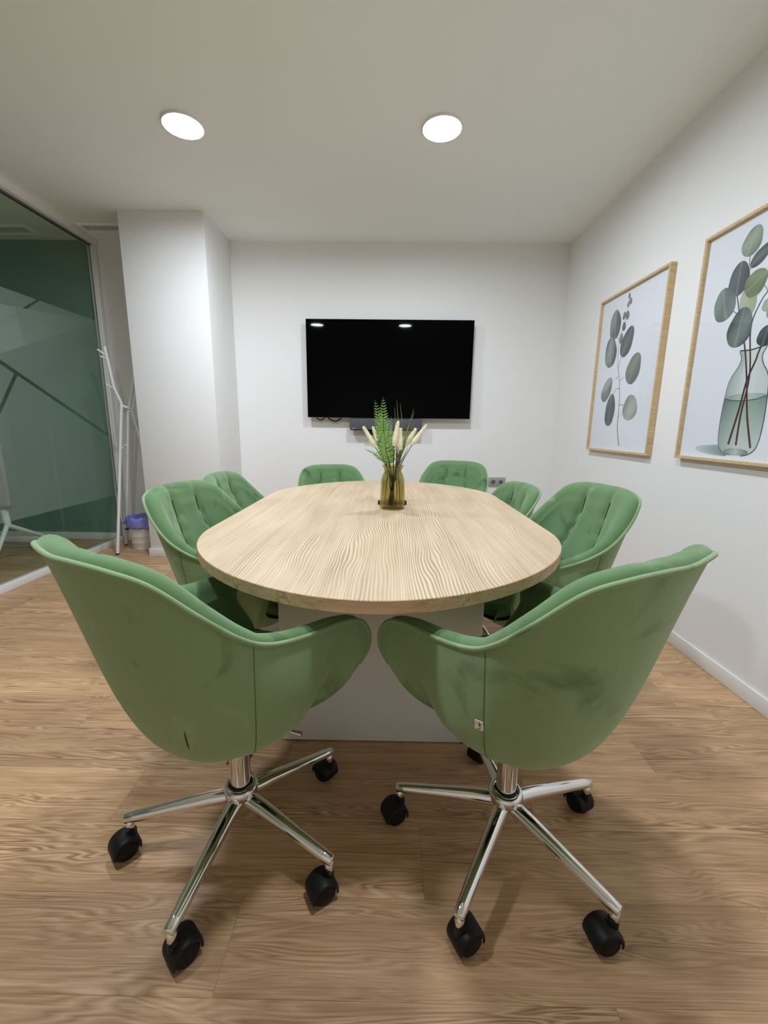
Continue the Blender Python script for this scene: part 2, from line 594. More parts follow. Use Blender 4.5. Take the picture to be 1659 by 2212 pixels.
# ceiling air vents
def vent(x0, x1, y0, y1, label):
    t = thing('ceiling_vent', label, 'vent', ((x0 + x1) / 2, (y0 + y1) / 2, HC))
    w, d = (x1 - x0) / 2, (y1 - y0) / 2
    bm = bmesh.new()
    add_box(bm, -w, w, -d, -d + 0.02, -0.018, -0.0003, 0.003)
    add_box(bm, -w, w, d - 0.02, d, -0.018, -0.0003, 0.003)
    add_box(bm, -w, -w + 0.02, -d + 0.02, d - 0.02, -0.018, -0.0003, 0.003)
    add_box(bm, w - 0.02, w, -d + 0.02, d - 0.02, -0.018, -0.0003, 0.003)
    bm_obj('vent_frame', bm, M['ceiling'], t)
    n = 4
    for i in range(n):
        yy = -d + 0.03 + (2 * d - 0.06) * (i + 0.5) / n
        bm = bmesh.new()
        add_box(bm, -w + 0.021, w - 0.021, yy - 0.011, yy + 0.011, -0.001, 0.001)
        bmesh.ops.rotate(bm, cent=(0, yy, 0), matrix=Matrix.Rotation(0.5, 3, 'X'), verts=bm.verts)
        bmesh.ops.translate(bm, vec=(0, 0, -0.009), verts=bm.verts)
        bm_obj('slat', bm, M['ceiling'], t)
    return t
vent(-2.465, -2.035, 3.632, 3.785, 'white ceiling air vent in the alcove beside the pillar')
vent(-3.60, -2.90, 3.670, 3.835, 'white ceiling air vent in the green room behind the glass')

# ------------------------------------------------------------------ table
def table():
    t = thing('conference_table', 'long round-ended conference table with pale oak top and grey panel base', 'table', (-0.028, 1.836, 0))
    HL, HW = 1.010, 0.600
    q = []
    for k in range(25):
        s = k / 24
        b0, b1, b2, b3 = (1 - s) ** 3, 3 * s * (1 - s) ** 2, 3 * s * s * (1 - s), s ** 3
        q.append((b1 * 0.28 + b2 * HW + b3 * HW, -HL + b2 * 0.30 + b3 * 0.62))
    out = q + [(x, -y) for x, y in q[::-1]]
    out = out + [(-x, y) for x, y in out[::-1][1:-1]]
    n = len(out)
    zt, zb, bev = 0.750, 0.718, 0.0015
    def ring(z, off):
        r = []
        for i in range(n):
            a, b = Vector(out[i - 1]), Vector(out[(i + 1) % n])
            d = (b - a).normalized()
            r.append((out[i][0] - d.y * off, out[i][1] + d.x * off, z))
        return r
    V = ring(zb, bev) + ring(zb + bev, 0) + ring(zt - bev, 0) + ring(zt, bev)
    Fc = [tuple(range(n))[::-1], tuple(range(3 * n, 4 * n))]
    mi = [0, 0]
    for k in range(3):
        for i in range(n):
            j = (i + 1) % n
            Fc.append((k * n + i, k * n + j, (k + 1) * n + j, (k + 1) * n + i))
            mi.append(1 if k == 1 else 0)
    mesh_obj('tabletop', V, Fc, parent=t, mats=[M['oak'], M['oak_edge']], fmat=mi)
    # two end panels and a slim spine between them
    px0, px1 = -0.336, 0.352
    for y0 in (-0.519, 0.640):
        box_obj('end_panel', px0, px1, y0, y0 + 0.018, 0.004, 0.7175, M['panel'], t, 0.001, 1)
    box_obj('spine_panel', -0.03, 0.05, -0.5005, 0.6395, 0.004, 0.7175, M['panel'], t, 0.001, 1)
    for y0 in (-0.519, 0.640):
        for xx in (px0 + 0.05, px1 - 0.05):
            V, Fc = lathe_data([(0.008, 0.0006), (0.008, 0.0045)], 12, xx, y0 + 0.009, cap_top=True)
            mesh_obj('glide_foot', V, Fc, M['black'], t)
    return t
table()

# ------------------------------------------------------------------ swivel chairs
RIM = np.array([[0, -.333, .887], [.073, -.327, .888], [.144, -.310, .882], [.200, -.278, .860], [.235, -.217, .792], [.245, -.149, .728], [.235, -.074, .683],
                [.238, .025, .661], [.247, .120, .655], [.254, .182, .638], [.261, .211, .599], [.262, .208, .558], [.248, .190, .518],
                [.226, .196, .484], [.175, .232, .468], [.09, .254, .465], [0, .256, .465]])
NU = 200
def rim_loop():
    half = RIM
    loop = np.vstack([half, (half[1:-1] * [-1, 1, 1])[::-1]])
    c = cr(loop, 24, closed=True)
    # resample by arc length, symmetric, column 0 at the centre of the back
    d = np.r_[0, np.cumsum(np.linalg.norm(np.diff(np.vstack([c, c[:1]]), axis=0), axis=1))]
    s = np.linspace(0, d[-1], NU, endpoint=False)
    cc = np.vstack([c, c[:1]])
    return np.stack([np.interp(s, d, cc[:, k]) for k in range(3)], 1)
LOOP = rim_loop()
iS = int(np.argmin(np.linalg.norm(LOOP - np.array([.241, -.122, .708]), axis=1)))      # side seam column
iG = int(np.argmin(np.linalg.norm(LOOP - np.array([.248, .190, .518]), axis=1)))       # where an arm ends
ZB = 0.374

def smooth01(x):
    x = np.clip(x, 0, 1)
    return x * x * (3 - 2 * x)

def outer_grid(nt_=26):
    G = np.zeros((nt_ + 1, NU, 3))
    for i, P in enumerate(LOOP):
        dirv = np.array([P[0], P[1] * 0.9, 0.0])
        dirv /= np.linalg.norm(dirv) + 1e-9
        B = dirv * 0.115 + np.array([0, 0.0, ZB])
        Hh = P[2] - ZB
        back = smooth01((-P[1] - 0.02) / 0.2)
        fr = smooth01((P[1] - 0.02) / 0.14)
        hd = np.linalg.norm((P - B)[:2])
        p1 = P + dirv * (-0.16 * back * Hh + 0.05 * (1 - back) * (1 - fr) * Hh) + np.array([0, 0, -0.56 * Hh])
        p2 = B + dirv * (0.80 * hd * (1 - .25 * back)) + np.array([0, 0, 0.012])
        q1 = np.array([P[0] * 1.01, P[1] + (B[1] - P[1]) * 0.36, P[2] + (B[2] - P[2]) * 0.31])
        q2 = np.array([B[0] + 0.60 * (P[0] - B[0]), P[1] + (B[1] - P[1]) * 0.64, P[2] + (B[2] - P[2]) * 0.80])
        p1 = p1 * (1 - fr) + q1 * fr
        p2 = p2 * (1 - fr) + q2 * fr
        for k in range(nt_ + 1):
            t = k / nt_
            G[k, i] = (1 - t) ** 3 * P + 3 * t * (1 - t) ** 2 * p1 + 3 * t * t * (1 - t) * p2 + t ** 3 * B
    return G

def grid_normals(G, wrap):
    du = (np.roll(G, -1, 1) - np.roll(G, 1, 1)) if wrap else np.gradient(G, axis=1)
    dv = np.gradient(G, axis=0)
    n = np.cross(du, dv)
    return n / (np.linalg.norm(n, axis=2, keepdims=True) + 1e-12)

def grid_faces(nr, nc, wrap):
    f = []
    for r in range(nr - 1):
        for c in range(nc if wrap else nc - 1):
            c2 = (c + 1) % nc
            f.append((r * nc + c, (r + 1) * nc + c, (r + 1) * nc + c2, r * nc + c2))
    return f

def make_chair():
    root = thing('swivel_chair', 'chair', 'chair', (0, 0, 0), 0, 'green velvet swivel chairs round the table')
    up = []                                    # the parts that ride on the gas lift
    G = outer_grid()
    nr = G.shape[0]
    # recess the two side seams
    for s in (iS, NU - iS):
        N = grid_normals(G, True)
        for k in range(1, nr - 1):
            G[k, s] += N[k, s] * 0 - (G[k, s] - np.array([0, 0, G[k, s, 2]])) * 0.006
    V = G.reshape(-1, 3).tolist()
    Fc = grid_faces(nr, NU, True)
    Fc.append(tuple((nr - 1) * NU + c for c in range(NU)))
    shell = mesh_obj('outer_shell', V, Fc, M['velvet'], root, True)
    up.append(shell)
    # seam threads on the shell
    for s in (iS, NU - iS):
        o = tube_obj('side_seam', [G[k, s] * np.array([1.0005, 1.0005, 1]) for k in range(0, nr - 1)], 0.0010, M['seam_soft'], shell, 6)
    # inner padding: from the rim over a rolled edge down to the seat
    cols = list(range(NU - iG, NU)) + list(range(0, iG + 1))
    nc = len(cols)
    P = LOOP[cols]
    cen = np.array([0, -0.02, 0])
    inw = np.stack([-P[:, 0], -(P[:, 1] - 0.03), np.zeros(nc)], 1)
    inw /= np.linalg.norm(inw, axis=1, keepdims=True)
    J = np.stack([P[:, 0] * 0.74, P[:, 1] * 0.725 + 0.069, np.full(nc, 0.462)], 1)
    NT = 36
    I = np.zeros((NT + 1, nc, 3))
    for i in range(nc):
        p, v = P[i], inw[i]
        hh = max(p[2] - 0.50, 0.03)
        th = 0.040 * min(1, hh / 0.14)
        prof = [p, p + v * 0.004 + np.array([0, 0, .009]), p + v * th * .45 + np.array([0, 0, .014]), p + v * th * .95 + np.array([0, 0, .004]), p + v * th * 1.18 + np.array([0, 0, -.018 * min(1, hh / .1)])]
        a = prof[-1]
        b = J[i]
        c1 = a + np.array([0, 0, -0.35 * (a[2] - b[2])]) + v * 0.008
        c2 = b + np.array([0, 0, 0.40 * (a[2] - b[2])]) + v * 0.002
        n_low = NT - 4
        for k in range(n_low + 1):
            t = k / n_low
            q = (1 - t) ** 3 * a + 3 * t * (1 - t) ** 2 * c1 + 3 * t * t * (1 - t) * c2 + t ** 3 * b
            I[4 + k, i] = q
        for k in range(4):
            I[k, i] = prof[k]
    # stitched channels: two upright seams, and two from the seat corners out to the arms
    def colnear(x, y, z):
        return int(np.argmin(np.linalg.norm(P - np.array([x, y, z]), axis=1)))
    segs = []
    for sg in (-1, 1):
        ct = colnear(sg * .085, -.325, .888)
        ck = colnear(sg * .185, -.29, .868)
        cs = colnear(sg * .24, -.10, .70)
        a = [I[k, int(round(ct + (ck - ct) * smooth01((k - 5) / (NT - 4)) * .55))] for k in range(2, NT + 1)]
        K = a[-1]
        segs.append(np.array(a))
        ce = int(round(ct + (ck - ct) * .55))
        b = [I[int(round(1 + (NT - 1) * (j / 30) ** .9)), int(round(cs + (ce - cs) * j / 30))] for j in range(31)]
        segs.append(np.array(b))
    pts = np.vstack([cr(s, 3) for s in segs])
    flat = I.reshape(-1, 3)
    D = np.sqrt(((flat[:, None, :] - pts[None]) ** 2).sum(2)).min(1).reshape(I.shape[:2])
    N = grid_normals(I, False)
    s_out = np.sign((N * np.broadcast_to(inw[None], N.shape)).sum(2).mean())
    N = N * s_out
    puff = 0.019 * (1 - np.exp(-D / 0.013))
    fade = np.clip((np.arange(NT + 1) - 1) / 7, 0, 1)[:, None]
    cidx = np.arange(nc)
    fade = fade * np.clip((np.minimum(cidx, nc - 1 - cidx) - 6) / 18, 0, 1)[None]
    I = I + N * (puff * fade)[..., None]
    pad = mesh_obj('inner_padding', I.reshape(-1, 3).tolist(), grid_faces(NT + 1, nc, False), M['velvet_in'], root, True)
    up.append(pad)
    sd = pad.modifiers.new('subdivision', 'SUBSURF')
    sd.levels = sd.render_levels = 1
    for sgm in segs:
        tube_obj('stitched_seam', [q + np.array([-q[0], 0.10 - q[1], 0.0]) / np.linalg.norm([q[0], 0.10 - q[1]]) * 0.0052 for q in cr(np.vstack([sgm[4:-3:5], sgm[-2:-1]]), 6)], 0.0017, M['seam'], pad, 5)
    # piping along the rim
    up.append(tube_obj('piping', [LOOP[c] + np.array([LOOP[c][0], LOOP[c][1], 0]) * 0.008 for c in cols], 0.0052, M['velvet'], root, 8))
    # seat cushion
    ring = []
    for i in range(NU):
        p = LOOP[i]
        if p[2] > 0.50 and p[1] < 0.175:
            ring.append([p[0] * 0.76, p[1] * 0.74 + 0.055])
        else:
            ring.append([p[0] * 0.80, p[1] * 0.985])
    ring = np.array(ring)
    for _ in range(6):
        ring = (np.roll(ring, 1, 0) + 2 * ring + np.roll(ring, -1, 0)) / 4
    cx = np.array([0, 0.03])
    nrad = 16
    V = []
    for r in range(nrad + 1):
        f = r / nrad
        for i in range(NU):
            xy = cx + (ring[i] - cx) * (f ** 0.8)
            edge = max(0.0, (f - 0.72) / 0.28)
            z = 0.497 - 0.028 * edge ** 2.2
            dseam = min(abs(xy[0] - 0.088), abs(xy[0] + 0.088))
            z -= 0.010 * math.exp(-dseam / 0.010)
            V.append((xy[0], xy[1], z))
    Fc = grid_faces(nrad + 1, NU, True)
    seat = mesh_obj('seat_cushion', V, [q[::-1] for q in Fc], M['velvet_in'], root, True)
    up.append(seat)
    # metal base
    V, Fc = lathe_data([(0.026, 0.176), (0.026, 0.30), (0.030, 0.302), (0.030, 0.3735)], 28, cap_top=True)
    post = mesh_obj('gas_column', V, Fc, M['chrome'], root, True)
    post.data.set_sharp_from_angle(angle=math.radians(40))
    V, Fc = lathe_data([(0.022, 0.095), (0.030, 0.097), (0.033, 0.13), (0.036, 0.146), (0.043, 0.152), (0.044, 0.168), (0.040, 0.176), (0.031, 0.179), (0.028, 0.174)], 32, cap_top=True)
    hub = mesh_obj('hub', V, Fc, M['chrome'], root, True)
    V, Fc = lathe_data([(0.0275, 0.1785), (0.0295, 0.1790), (0.0285, 0.1815), (0.0265, 0.182)], 28, cap_top=True)
    mesh_obj('column_seal', V, Fc, M['black'], hub, True)
    # under-seat plate and lever
    bm = bmesh.new()
    add_box(bm, -0.075, 0.075, -0.075, 0.075, 0.364, 0.3735, 0.003)
    up.append(bm_obj('seat_plate', bm, M['black'], root))
    lv = tube_obj('lift_lever', [(0.05, 0.02, 0.366), (0.10, 0.038, 0.364), (0.142, 0.053, 0.361), (0.168, 0.062, 0.359)], [0.0045, 0.0045, 0.0045, 0.007], M['chrome'], root, 10)
    up.append(lv)
    # five legs, each with its own castor
    Rr = 0.289
    legs = []
    for k in range(5):
        pts = [(0.030, 0, 0.140), (0.08, 0, 0.1355), (0.18, 0, 0.119), (0.27, 0, 0.104), (0.2935, 0, 0.100), (0.296, 0, 0.0995)]
        Vv, Ff = tube_data(pts, [0.0195, 0.0188, 0.0158, 0.0135, 0.0125, 0.0095], 16)
        leg = mesh_obj('leg', Vv, Ff, M['chrome'], root, True)
        leg.data.set_sharp_from_angle(angle=math.radians(50))
        Vv, Ff = tube_data([(0.2855, 0, 0.100), (0.2855, 0, 0.056)], 0.0105, 14)
        mesh_obj('castor_stem', Vv, Ff, M['chrome'], leg, True)
        # castor: twin wheels under a hood, swivelled about the stem
        sw = (0.7, 2.6, 4.2, 1.7, 5.4)[k]
        rot = Matrix.Translation((0.284, 0, 0)) @ Matrix.Rotation(sw, 4, 'Z') @ Matrix.Translation((0.018, 0, 0))
        parts = []
        for sgn in (-1, 1):
            n = 24
            prof = [(0.0, 0.006), (0.0255, 0.006), (0.0275, 0.009), (0.0275, 0.020), (0.024, 0.0245), (0.0, 0.026)]
            vv = []
            for r, yy in prof:
                for a in range(n):
                    tt = 2 * PI * a / n
                    vv.append(rot @ Vector((max(r, .0005) * math.cos(tt), sgn * yy, 0.0280 + max(r, .0005) * math.sin(tt))))
            ff = grid_faces(len(prof), n, True)
            parts.append((vv, ff))
        Vv, Ff = join_data(parts)
        mesh_obj('castor_wheels', Vv, Ff, M['black_rubber'], leg, True)
        n = 18
        vv, sec = [], [(-0.0275, 0.029), (-0.026, 0.0325), (-0.020, 0.0345), (0.020, 0.0345), (0.026, 0.0325), (0.0275, 0.029)]
        for a in range(n + 1):
            tt = -0.15 + (PI + 0.35) * a / n
            for yy, r in sec:
                vv.append(rot @ Vector((r * math.cos(tt), yy, 0.0275 + r * math.sin(tt))))
            for yy, r in sec[::-1]:
                rr = r - 0.003
                vv.append(rot @ Vector((rr * math.cos(tt), yy * 0.93, 0.0275 + rr * math.sin(tt))))
        m = len(sec) * 2
        ff = [(a * m + b, a * m + (b + 1) % m, (a + 1) * m + (b + 1) % m, (a + 1) * m + b) for a in range(n) for b in range(m)]
        ff += [tuple(range(m))[::-1], tuple(n * m + b for b in range(m))]
        vv2, ff2 = tube_data([rot @ Vector((-0.018, 0, 0.045)), rot @ Vector((-0.018, 0, 0.064))], 0.013, 14)
        Vv, Ff = join_data([(vv, ff), (vv2, ff2)])
        hood = mesh_obj('castor_hood', Vv, Ff, M['black'], leg, True)
        hood.data.set_sharp_from_angle(angle=math.radians(45))
        legs.append(leg)
    return root, up, legs, G

chair0, up0, legs0, SHELL = make_chair()
UPNAMES = {o.name.split('.')[0] for o in up0}

def copy_chair(src):
    r = src.copy()
    COL.objects.link(r)
    for ch in src.children:
        c = ch.copy()
        COL.objects.link(c)
        c.parent = r
        for gch in ch.children:
            d = gch.copy()
            COL.objects.link(d)
            d.parent = c
    return r

CHAIRS = [  # x, y, heading (clockwise from +y), lift, base angle, label
    (-0.381, 0.951, 0.574, 0.0, 0.1376, 'nearest left green velvet swivel chair, back turned, with a dark slit low on its shell'),
    (0.320, 0.948, -0.564, 0.0, -0.2642, 'nearest right green velvet swivel chair, back turned, with a white label on its seam'),
    (-0.545, 1.592, 1.767, -0.021, 0.55, 'green velvet swivel chair on the left, between nearest left chair and far left one'),
    (0.545, 1.570, -1.767, -0.005, 0.25, 'green velvet swivel chair on the right, second from the camera, below the small picture'),
    (-0.587, 2.166, 1.590, -0.037, 0.9, 'green velvet swivel chair furthest along the left side, in front of the pillar'),
    (0.432, 2.205, -1.715, -0.082, 0.55, 'low green velvet swivel chair furthest along the right side, partly covering the wall socket'),
    (-0.332, 2.799, 2.800, -0.067, 0.95, 'green velvet swivel chair at the far table end, left of the vase'),
    (0.385, 2.819, 3.544, -0.030, 0.8, 'green velvet swivel chair at the far table end, right of the vase'),
]
roots = [chair0]
for c in CHAIRS[1:]:
    roots.append(copy_chair(chair0))
for r, (x, y, th, dz, ba, lab) in zip(roots, CHAIRS):
    r.location = (x, y, 0)
    r.rotation_euler = (0, 0, -th)
    r['label'] = lab
    k = 0
    for ch in r.children:
        nm = ch.name.split('.')[0]
        if nm in UPNAMES:
            ch.location.z = dz
        if nm == 'gas_column':
            ch.location.z = dz * 0.0
        if nm == 'leg':
            # the base swivels independently of the seat
            ch.rotation_euler.z = ba + PI + 2 * PI * k / 5 + th
            k += 1

# a sewn-in label on the right-hand near chair and a slit in the left-hand one
def shell_bvh():
    nr = SHELL.shape[0]
    return BVHTree.FromPolygons([Vector(v) for v in SHELL.reshape(-1, 3)], grid_faces(nr, NU, True))
bvh = shell_bvh()
sL = NU - iS
def shell_pt(k, c):
    k0 = int(k)
    f = k - k0
    return SHELL[k0, c] * (1 - f) + SHELL[min(k0 + 1, SHELL.shape[0] - 1), c] * f
def on_shell(p, lift):
    co, n, _, _ = bvh.find_nearest(Vector(p))
    if n.dot(Vector((co.x, co.y, 0))) < 0:
        n = -n
    return co + n * lift
tag_grid = []
mid_k = float(np.interp(-0.524, -SHELL[:, sL, 2], np.arange(SHELL.shape[0])))
base = Vector(shell_pt(mid_k, sL))
dn = (Vector(shell_pt(mid_k + 1, sL)) - base).normalized()
co, nrm, _, _ = bvh.find_nearest(base)
if nrm.dot(Vector((co.x, co.y, 0))) < 0:
    nrm = -nrm
side = dn.cross(nrm).normalized()
if side.y < 0:
    side = -side                                  # label lies towards the front of the chair
V, Fc = [], []
nu_, nv_ = 6, 7
for j in range(nv_ + 1):
    for i in range(nu_ + 1):
        u, v = i / nu_, j / nv_
        p = base + side * (0.017 * u) + dn * (0.027 * (v - .5)) + nrm * 0.0
        q = on_shell(p, 0.0012 + 0.0035 * u * u + 0.0008 * math.sin(v * 9))
        V.append(q)
Fc = grid_faces(nv_ + 1, nu_ + 1, False)
lab_o = mesh_obj('fabric_label', V, Fc, plain('white_label_cloth', srgb(232, 230, 222), 0.8), roots[1], True)
lab_o['label'] = 'small white cloth label with dark lettering'
so = lab_o.modifiers.new('solid', 'SOLIDIFY')
so.thickness = 0.0006
# the dark squiggle of lettering printed down the label
def lab_pt(u, v):
    return on_shell(base + side * (0.017 * u) + dn * (0.027 * (v - .5)), 0.0024 + 0.0035 * u * u + 0.0008 * math.sin(v * 9))
strokes = [[(.50, .14), (.42, .20), (.46, .26), (.40, .28)], [(.34, .36), (.38, .42), (.44, .34), (.50, .40), (.46, .47)],
           [(.33, .52), (.40, .56), (.48, .50), (.42, .60)], [(.32, .66), (.34, .73), (.42, .74)], [(.42, .78), (.52, .82), (.46, .86), (.54, .88)]]
parts = [tube_data([lab_pt(u, v) for u, v in s], 0.00055, 5) for s in strokes]
Vv, Ff = join_data(parts)
mesh_obj('label_lettering', Vv, Ff, plain('dark_label_print', srgb(52, 48, 46), 0.8), lab_o)
slit = [on_shell((0.1404 - 0.0162 * t, -0.2144 + 0.0156 * t, 0.5376 - 0.0572 * t), 0.0004) for t in np.linspace(0, 1, 7)]
tube_obj('slit_mark', slit, [0.0004, 0.001, 0.0013, 0.0014, 0.0013, 0.001, 0.0004], plain('dark_slit', srgb(40, 46, 24), 0.9), roots[0], 6)

# ------------------------------------------------------------------ television and soundbar
tv = thing('television', 'large black flat television on the back wall', 'television', (-0.006, YB, 1.596))
bm = bmesh.new()
add_box(bm, -0.726, 0.726, -0.083, -0.052, -0.414, 0.414, 0.003)
bm_obj('cabinet', bm, M['tv_edge'], tv)
box_obj('screen', -0.7235, 0.7235, -0.0846, -0.0832, -0.4115, 0.4115, M['screen'], tv)
box_obj('wall_mount', -0.30, 0.30, -0.0515, -0.0004, -0.18, 0.18, M['black'], tv, 0.004)
box_obj('rear_housing', -0.60, 0.60, -0.0518, -0.030, -0.40, 0.05, M['black'], tv, 0.006)
tube_obj('cable', cr([(-0.66, -0.04, -0.40), (-0.645, -0.045, -0.424), (-0.615, -0.045, -0.436), (-0.59, -0.045, -0.424), (-0.57, -0.04, -0.40)], 6), 0.005, M['black'], tv, 8)
tube_obj('cable', cr([(-0.56, -0.04, -0.40), (-0.53, -0.045, -0.430), (-0.48, -0.045, -0.446), (-0.44, -0.045, -0.425), (-0.42, -0.04, -0.40)], 6), 0.006, M['black'], tv, 8)
tv.location.z = 1.597

sb = thing('soundbar', 'dark grey soundbar hanging just below the television', 'soundbar', (-0.029, YB, 1.128))
bm = bmesh.new()
add_box(bm, -0.323, 0.323, -0.105, -0.035, -0.048, 0.050, 0.008, 3)
bm_obj('speaker_body', bm, M['speaker'], sb, True, 50)
box_obj('bottom_plate', -0.318, 0.318, -0.100, -0.036, -0.053, -0.0482, M['black'], sb, 0.002)
box_obj('wall_bracket', -0.17, -0.10, -0.090, -0.0004, -0.092, -0.054, M['black'], sb, 0.006)
box_obj('wall_bracket', 0.10, 0.17, -0.0345, -0.0004, -0.03, 0.03, M['black'], sb, 0.003)
box_obj('maker_mark', -0.308, -0.272, -0.1064, -0.1052, -0.040, -0.034, M['logo'], sb)
box_obj('maker_mark', 0.268, 0.296, -0.1064, -0.1052, -0.036, -0.032, M['logo'], sb)

# ------------------------------------------------------------------ double wall socket
sk = thing('wall_socket', 'silver double power socket on the back wall', 'socket', (1.0165, YB, 0.612))
box_obj('face_plate', -0.0775, 0.0775, -0.011, -0.0003, -0.043, 0.043, M['steel_plate'], sk, 0.003)
for xx in (-0.0355, 0.0355):
    box_obj('insert', xx - 0.0275, xx + 0.0275, -0.0135, -0.0112, -0.0275, 0.0275, M['steel_plate'], sk, 0.0015)
    n = 24
    prof = [(0.0205, -0.0141), (0.0195, -0.0141), (0.0188, -0.0137)]
    V, Fc = [], []
    for r, yy in prof:
        for a in range(n):
            V.append((xx + r * math.cos(2 * PI * a / n), yy, r * math.sin(2 * PI * a / n)))
    Fc = grid_faces(3, n, True)
    Fc.append(tuple(2 * n + a for a in range(n)))
    so_ = mesh_obj('socket_well', V, Fc, M['socket_dark'], sk)
    V, Fc = [], []
    for i_, xq in enumerate((-0.0095, 0.0095)):
        v, f = lathe_data([(0.0026, 0), (0.0026, 0.0004)], 10, cap_top=True)
        v = [(xx + xq + p[0], -0.0139 - p[2], p[1]) for p in v]
        V2 = v
        mesh_obj('pin_hole', V2, f, M['black'], so_)

# ------------------------------------------------------------------ framed prints
rngp = random.Random(3)
def leaf_print(parent, cy, cz, length, width, ang, base, dark, seed, flip=1, pts=26):
    """flat printed leaf on the paper; local (y to the left as seen from the room, z up)"""
    rg = random.Random(seed)
    V, C, Fc = [], [], []
    rings = 7
    ca, sa = math.cos(ang), math.sin(ang)
    ph = rg.uniform(0, 6)
    for r in range(rings + 1):
        f = r / rings
        for k in range(pts):
            t = 2 * PI * k / pts
            ly = math.cos(t)
            lx = math.sin(t)
            shape = (1 - 0.16 * ly) * (1 + 0.03 * math.sin(5 * t + ph))
            px, pz = lx * width / 2 * f * shape, ly * length / 2 * f
            x2, z2 = px * ca - pz * sa, px * sa + pz * ca
            V.append((cy + x2, cz + z2))
            m = 0.5 + 0.5 * math.sin(ph + 2.2 * lx * f + 1.7 * ly * f)
            m = min(1, max(0, m * 0.75 + 0.35 * f ** 3 + rg.uniform(-.06, .06)))
            vein = math.exp(-(abs(lx * f) / 0.06) ** 2) * 0.5
            col = [base[i] * (1 - m) + dark[i] * m for i in range(3)]
            col = [c + (0.75 - c) * vein * 0.35 for c in col]
            C.append((*col, 1))
    Fc = grid_faces(rings + 1, pts, True)
    return V, C, Fc

def picture(name, label, yc, zc, w, h, leaves, stems, extra=None):
    """origin on the wall; picture faces -x.  print coordinates: a = towards +y is left seen from the room"""
    t = thing(name, label, 'picture', (XR, yc, zc), 0, 'framed botanical prints on the right wall')
    d = 0.034
    fw = 0.014
    for nm, (y0, y1, z0, z1) in {'a': (-w / 2, w / 2, h / 2 - fw, h / 2), 'b': (-w / 2, w / 2, -h / 2, -h / 2 + fw),
                                 'c': (-w / 2, -w / 2 + fw, -h / 2 + fw, h / 2 - fw), 'd': (w / 2 - fw, w / 2, -h / 2 + fw, h / 2 - fw)}.items():
        box_obj('frame_side', -d, -0.0005, y0, y1, z0, z1, M['frame'], t, 0.0012, 1)
    paper = box_obj('print_paper', -0.0165, -0.004, -w / 2 + fw, w / 2 - fw, -h / 2 + fw, h / 2 - fw, M['paper'], t)
    box_obj('picture_glass', -0.0215, -0.0190, -w / 2 + fw + .0005, w / 2 - fw - .0005, -h / 2 + fw + .0005, h / 2 - fw - .0005, M['pic_glass'], t)
    lvl = [0.0]
    def put(nm, V, C, Fc):
        lvl[0] += 0.00006
        vv = [(-0.0166 - lvl[0], y, z) for y, z in V]
        me = bpy.data.meshes.new(nm)
        me.from_pydata(vv, [], [tuple(f) for f in Fc])
        at = me.color_attributes.new('col', 'FLOAT_COLOR', 'POINT')
        at.data.foreach_set('color', np.array(C, np.float32).ravel())
        me.materials.append(M['print'])
        me.polygons.foreach_set('use_smooth', [True] * len(me.polygons))
        return link(bpy.data.objects.new(nm, me), paper)
    def ribbon(nm, pts, ws, c0, c1):
        p = cr([(x, z, 0) for x, z in pts], 6)
        n = len(p)
        V, C = [], []
        for i in range(n):
            a, b = p[max(i - 1, 0)], p[min(i + 1, n - 1)]
            dd = (b - a)[:2]
            dd /= np.linalg.norm(dd) + 1e-9
            f = i / (n - 1)
            ww = (ws[0] * (1 - f) + ws[1] * f) / 2
            for s in (-1, 1):
                V.append((p[i][0] - dd[1] * ww * s, p[i][1] + dd[0] * ww * s))
                C.append((*[c0[k] * (1 - f) + c1[k] * f for k in range(3)], 1))
        Fc = [(2 * i, 2 * i + 1, 2 * i + 3, 2 * i + 2) for i in range(n - 1)]
        return put(nm, V, C, Fc)
    def poly(nm, rows):
        """rows of (z, y_left, y_right, colour left, colour mid, colour right)"""
        V, C, Fc = [], [], []
        n = 8
        for (z, a, b, cl, cm, crr) in rows:
            for k in range(n + 1):
                f = k / n
                V.append((a + (b - a) * f, z))
                if f < .5:
                    C.append((*[cl[i] * (1 - 2 * f) + cm[i] * 2 * f for i in range(3)], 1))
                else:
                    C.append((*[cm[i] * (2 - 2 * f) + crr[i] * (2 * f - 1) for i in range(3)], 1))
        Fc = grid_faces(len(rows), n + 1, False)
        return put(nm, V, C, Fc)
    if extra:
        extra(put, ribbon, poly)
    for s in stems:
        ribbon('printed_stem', *s)
    for i, lf in enumerate(leaves):
        V, C, Fc = leaf_print(t, lf[0], lf[1], lf[2] * 1.05, lf[3] * 1.12, *lf[4:], seed=i * 7 + len(name))
        put('printed_leaf', V, C, Fc)
    return t

def S3(r, g, b):
    return srgb(r, g, b)[:3]
sage, slate, olive, dk = S3(152, 164, 156), S3(104, 112, 114), S3(140, 148, 126), S3(84, 92, 92)
pale = S3(178, 186, 178)
ink, wine = S3(64, 62, 60), S3(92, 60, 58)
